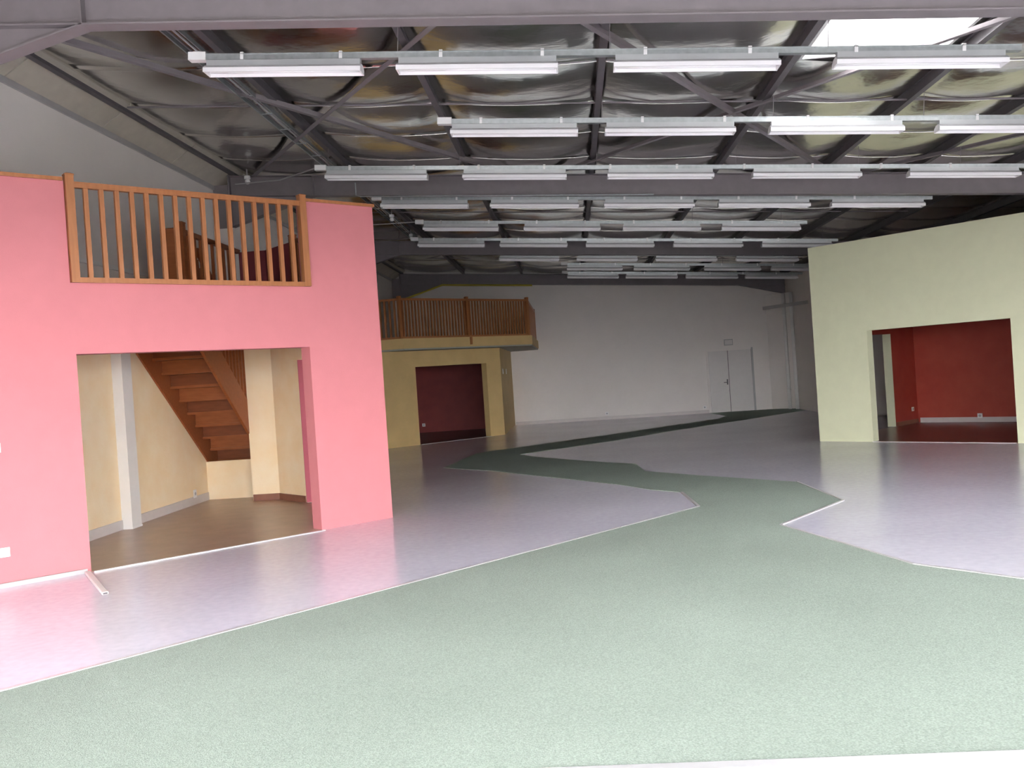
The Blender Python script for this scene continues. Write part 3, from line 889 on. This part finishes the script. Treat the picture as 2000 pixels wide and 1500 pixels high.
# ------------------------------------------------------------------ yellow room with gallery
YV = 19.75
u_l = YV + XL / S2
yo = [(u_l, 0), (13.94, 0), (13.94, 2.05), (16.36, 2.05), (16.36, 0), (16.88, 0), (16.88, 2.50), (u_l, 2.50)]
struct('wall_yellow_front', slab_wall(yo, uvp(0, YV), EU, EV, 0.22), 'yellow_paint', 'yellow partition wall with doorway below the gallery')
yc = xy(16.88, YV)
struct('wall_yellow_side', prism([(yc[0], yc[1] + 0.001), (-2.03, YB), (-2.18, YB), (yc[0] - 0.15, yc[1] + 0.16)], 0, 2.50), 'yellow_paint', 'yellow side wall running back to the far wall')
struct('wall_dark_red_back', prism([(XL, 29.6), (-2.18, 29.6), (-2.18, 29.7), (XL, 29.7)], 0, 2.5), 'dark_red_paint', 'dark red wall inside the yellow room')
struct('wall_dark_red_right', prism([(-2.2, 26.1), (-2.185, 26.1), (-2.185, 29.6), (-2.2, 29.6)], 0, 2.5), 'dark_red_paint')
FV = 19.05
g0 = xy(13.12, FV); g1 = xy(17.52, FV)
gal = [g0, g1, (g1[0], YB), (XL, YB), (XL, g0[1] + 0.25)]
struct('floor_gallery', prism(gal, 2.505, 2.76), 'yellow_paint', 'yellow gallery floor edge above the yellow room')
gs_ = [(g0[0] + 0.03, g0[1] + 0.04), (g1[0] - 0.02, g1[1] + 0.02), (g1[0] - 0.02, YB), (XL, YB), (XL, g0[1] + 0.3)]
struct('ceiling_gallery_soffit', prism(gs_, 2.47, 2.504), 'grey_soffit', 'grey soffit under the gallery')
GZ0, GZ1 = 2.76, 3.78
pm = xy(15.28, FV + 0.06)
p0 = xy(13.12, FV + 0.06); p1 = xy(17.45, FV + 0.06)
railing('gallery_railing', 'wooden gallery railing, left half of the front side', p0, pm, GZ0, GZ1, 21, newels=(True, False), newel_over=0.06, bw=0.036, nw=0.08)
railing('gallery_railing', 'wooden gallery railing, right half of the front side', pm, p1, GZ0, GZ1, 21, newels=(True, True), newel_over=0.06, bw=0.036, nw=0.08)
railing('gallery_railing', 'wooden gallery railing returning to the far wall', (p1[0], p1[1] + 0.05), (p1[0], YB - 0.05), GZ0, GZ1, 34, newels=(False, True), bw=0.036)
railing('gallery_railing', 'wooden gallery railing turning back towards the left wall', p0, (XL + 0.06, g0[1] + 0.30), GZ0, GZ1, 11, newels=(False, False), bw=0.045)
pd = xy(15.31, FV - 0.012)
tag(mesh_obj('wood_batten', B(-0.035, 0.035, -0.012, 0.01, -0.20, 0.0, mtx=Matrix.Rotation(math.radians(45), 4, 'Z')), 'oak_wood', None, (pd[0], pd[1], 2.755)),
    'wooden batten on the yellow gallery edge below the middle post', 'batten')
socket('light_switch', 'left white switch on the yellow side wall', (-2.025, 26.55, 1.80), math.radians(90), w=0.16, h=0.15, cat='switch', group='white switches')
socket('light_switch', 'right white switch on the yellow side wall', (-2.025, 27.85, 1.80), math.radians(90), w=0.16, h=0.15, cat='switch', group='white switches')
socket('wall_socket', 'small socket low on the dark red wall', (-4.95, 29.599, 0.25), 0, w=0.1, h=0.1)
# inner stair parapet seen between the gallery balusters
struct('wall_gallery_back', prism([(XL, 28.9), (-1.3, 28.9), (-1.3, 29.0), (XL, 29.0)], 2.761, 2.9), 'white_plaster')

# ------------------------------------------------------------------ far end fittings
dr = empty('door_1', (5.17, YB, 0))
tag(dr, 'pale grey double door in the far white wall', None, None, 'structure')
lf = mesh_obj('door_leaf', B(-0.69, -0.07, -0.03, 0, 0.012, 2.02), 'door_paint', dr)
mesh_obj('handle', tube([(-0.12, -0.06, 0.98), (-0.24, -0.06, 0.98)], 0.012, 8), 'steel_dark', lf)
mesh_obj('handle_plate', B(-0.14, -0.10, -0.036, -0.03, 0.9, 1.08), 'steel_dark', lf)
lf = mesh_obj('door_leaf', B(-0.05, 0.69, -0.03, 0, 0.012, 2.02), 'door_paint', dr)
for x0, x1 in ((-0.76, -0.70), (0.70, 0.76)):
    mesh_obj('frame_post', B(x0, x1, -0.045, 0, 0, 2.08), 'white_plaster' if x0 < 0 else 'plastic_grey', dr)
mesh_obj('meeting_gap', B(-0.07, -0.05, -0.02, 0, 0.012, 2.02), 'steel_dark', dr)
mesh_obj('frame_head', B(-0.70, 0.70, -0.045, 0, 2.025, 2.08), 'white_plaster', dr)
e = empty('emergency_light', (5.16, YB, 2.29))
tag(e, 'small unlit emergency light box above the double door', 'emergency light')
mesh_obj('body', B(-0.14, 0.14, -0.06, 0, -0.10, 0.10), 'plastic_grey', e)
mesh_obj('diffuser', B(-0.12, 0.12, -0.07, -0.06, -0.075, 0.075), 'door_paint', e)
socket('wall_socket', 'grey socket low in the middle of the far wall', (1.04, YB, 0.2), 0, w=0.1, h=0.1)
socket('wall_socket', 'grey socket beside the double door', (4.26, YB, 0.2), 0, w=0.1, h=0.1)
for k, (x, y) in enumerate(((6.88, 29.95), (7.02, 29.55))):
    t = empty('downpipe', (x, y, 0))
    tag(t, ('left' if k == 0 else 'right') + ' white vertical pipe in the far right corner', 'pipe', 'white corner pipes')
    mesh_obj('pipe', tube([(0, 0, 0), (0, 0, 3.72)], 0.055, 12), 'white_paint', t, smooth=True)
    for z in (0.6, 2.2):
        mesh_obj('bracket', tube([(0, 0, z), (0, 0, z + 0.05)], 0.065, 12), 'white_paint', t)
tag(mesh_obj('dark_rail', BAR((6.35, 30.5, 3.32), (7.03, 27.6, 3.25), 0.05, 0.10), 'plastic_grey'), 'grey rail bridging the far right corner above the pipes', 'rail')
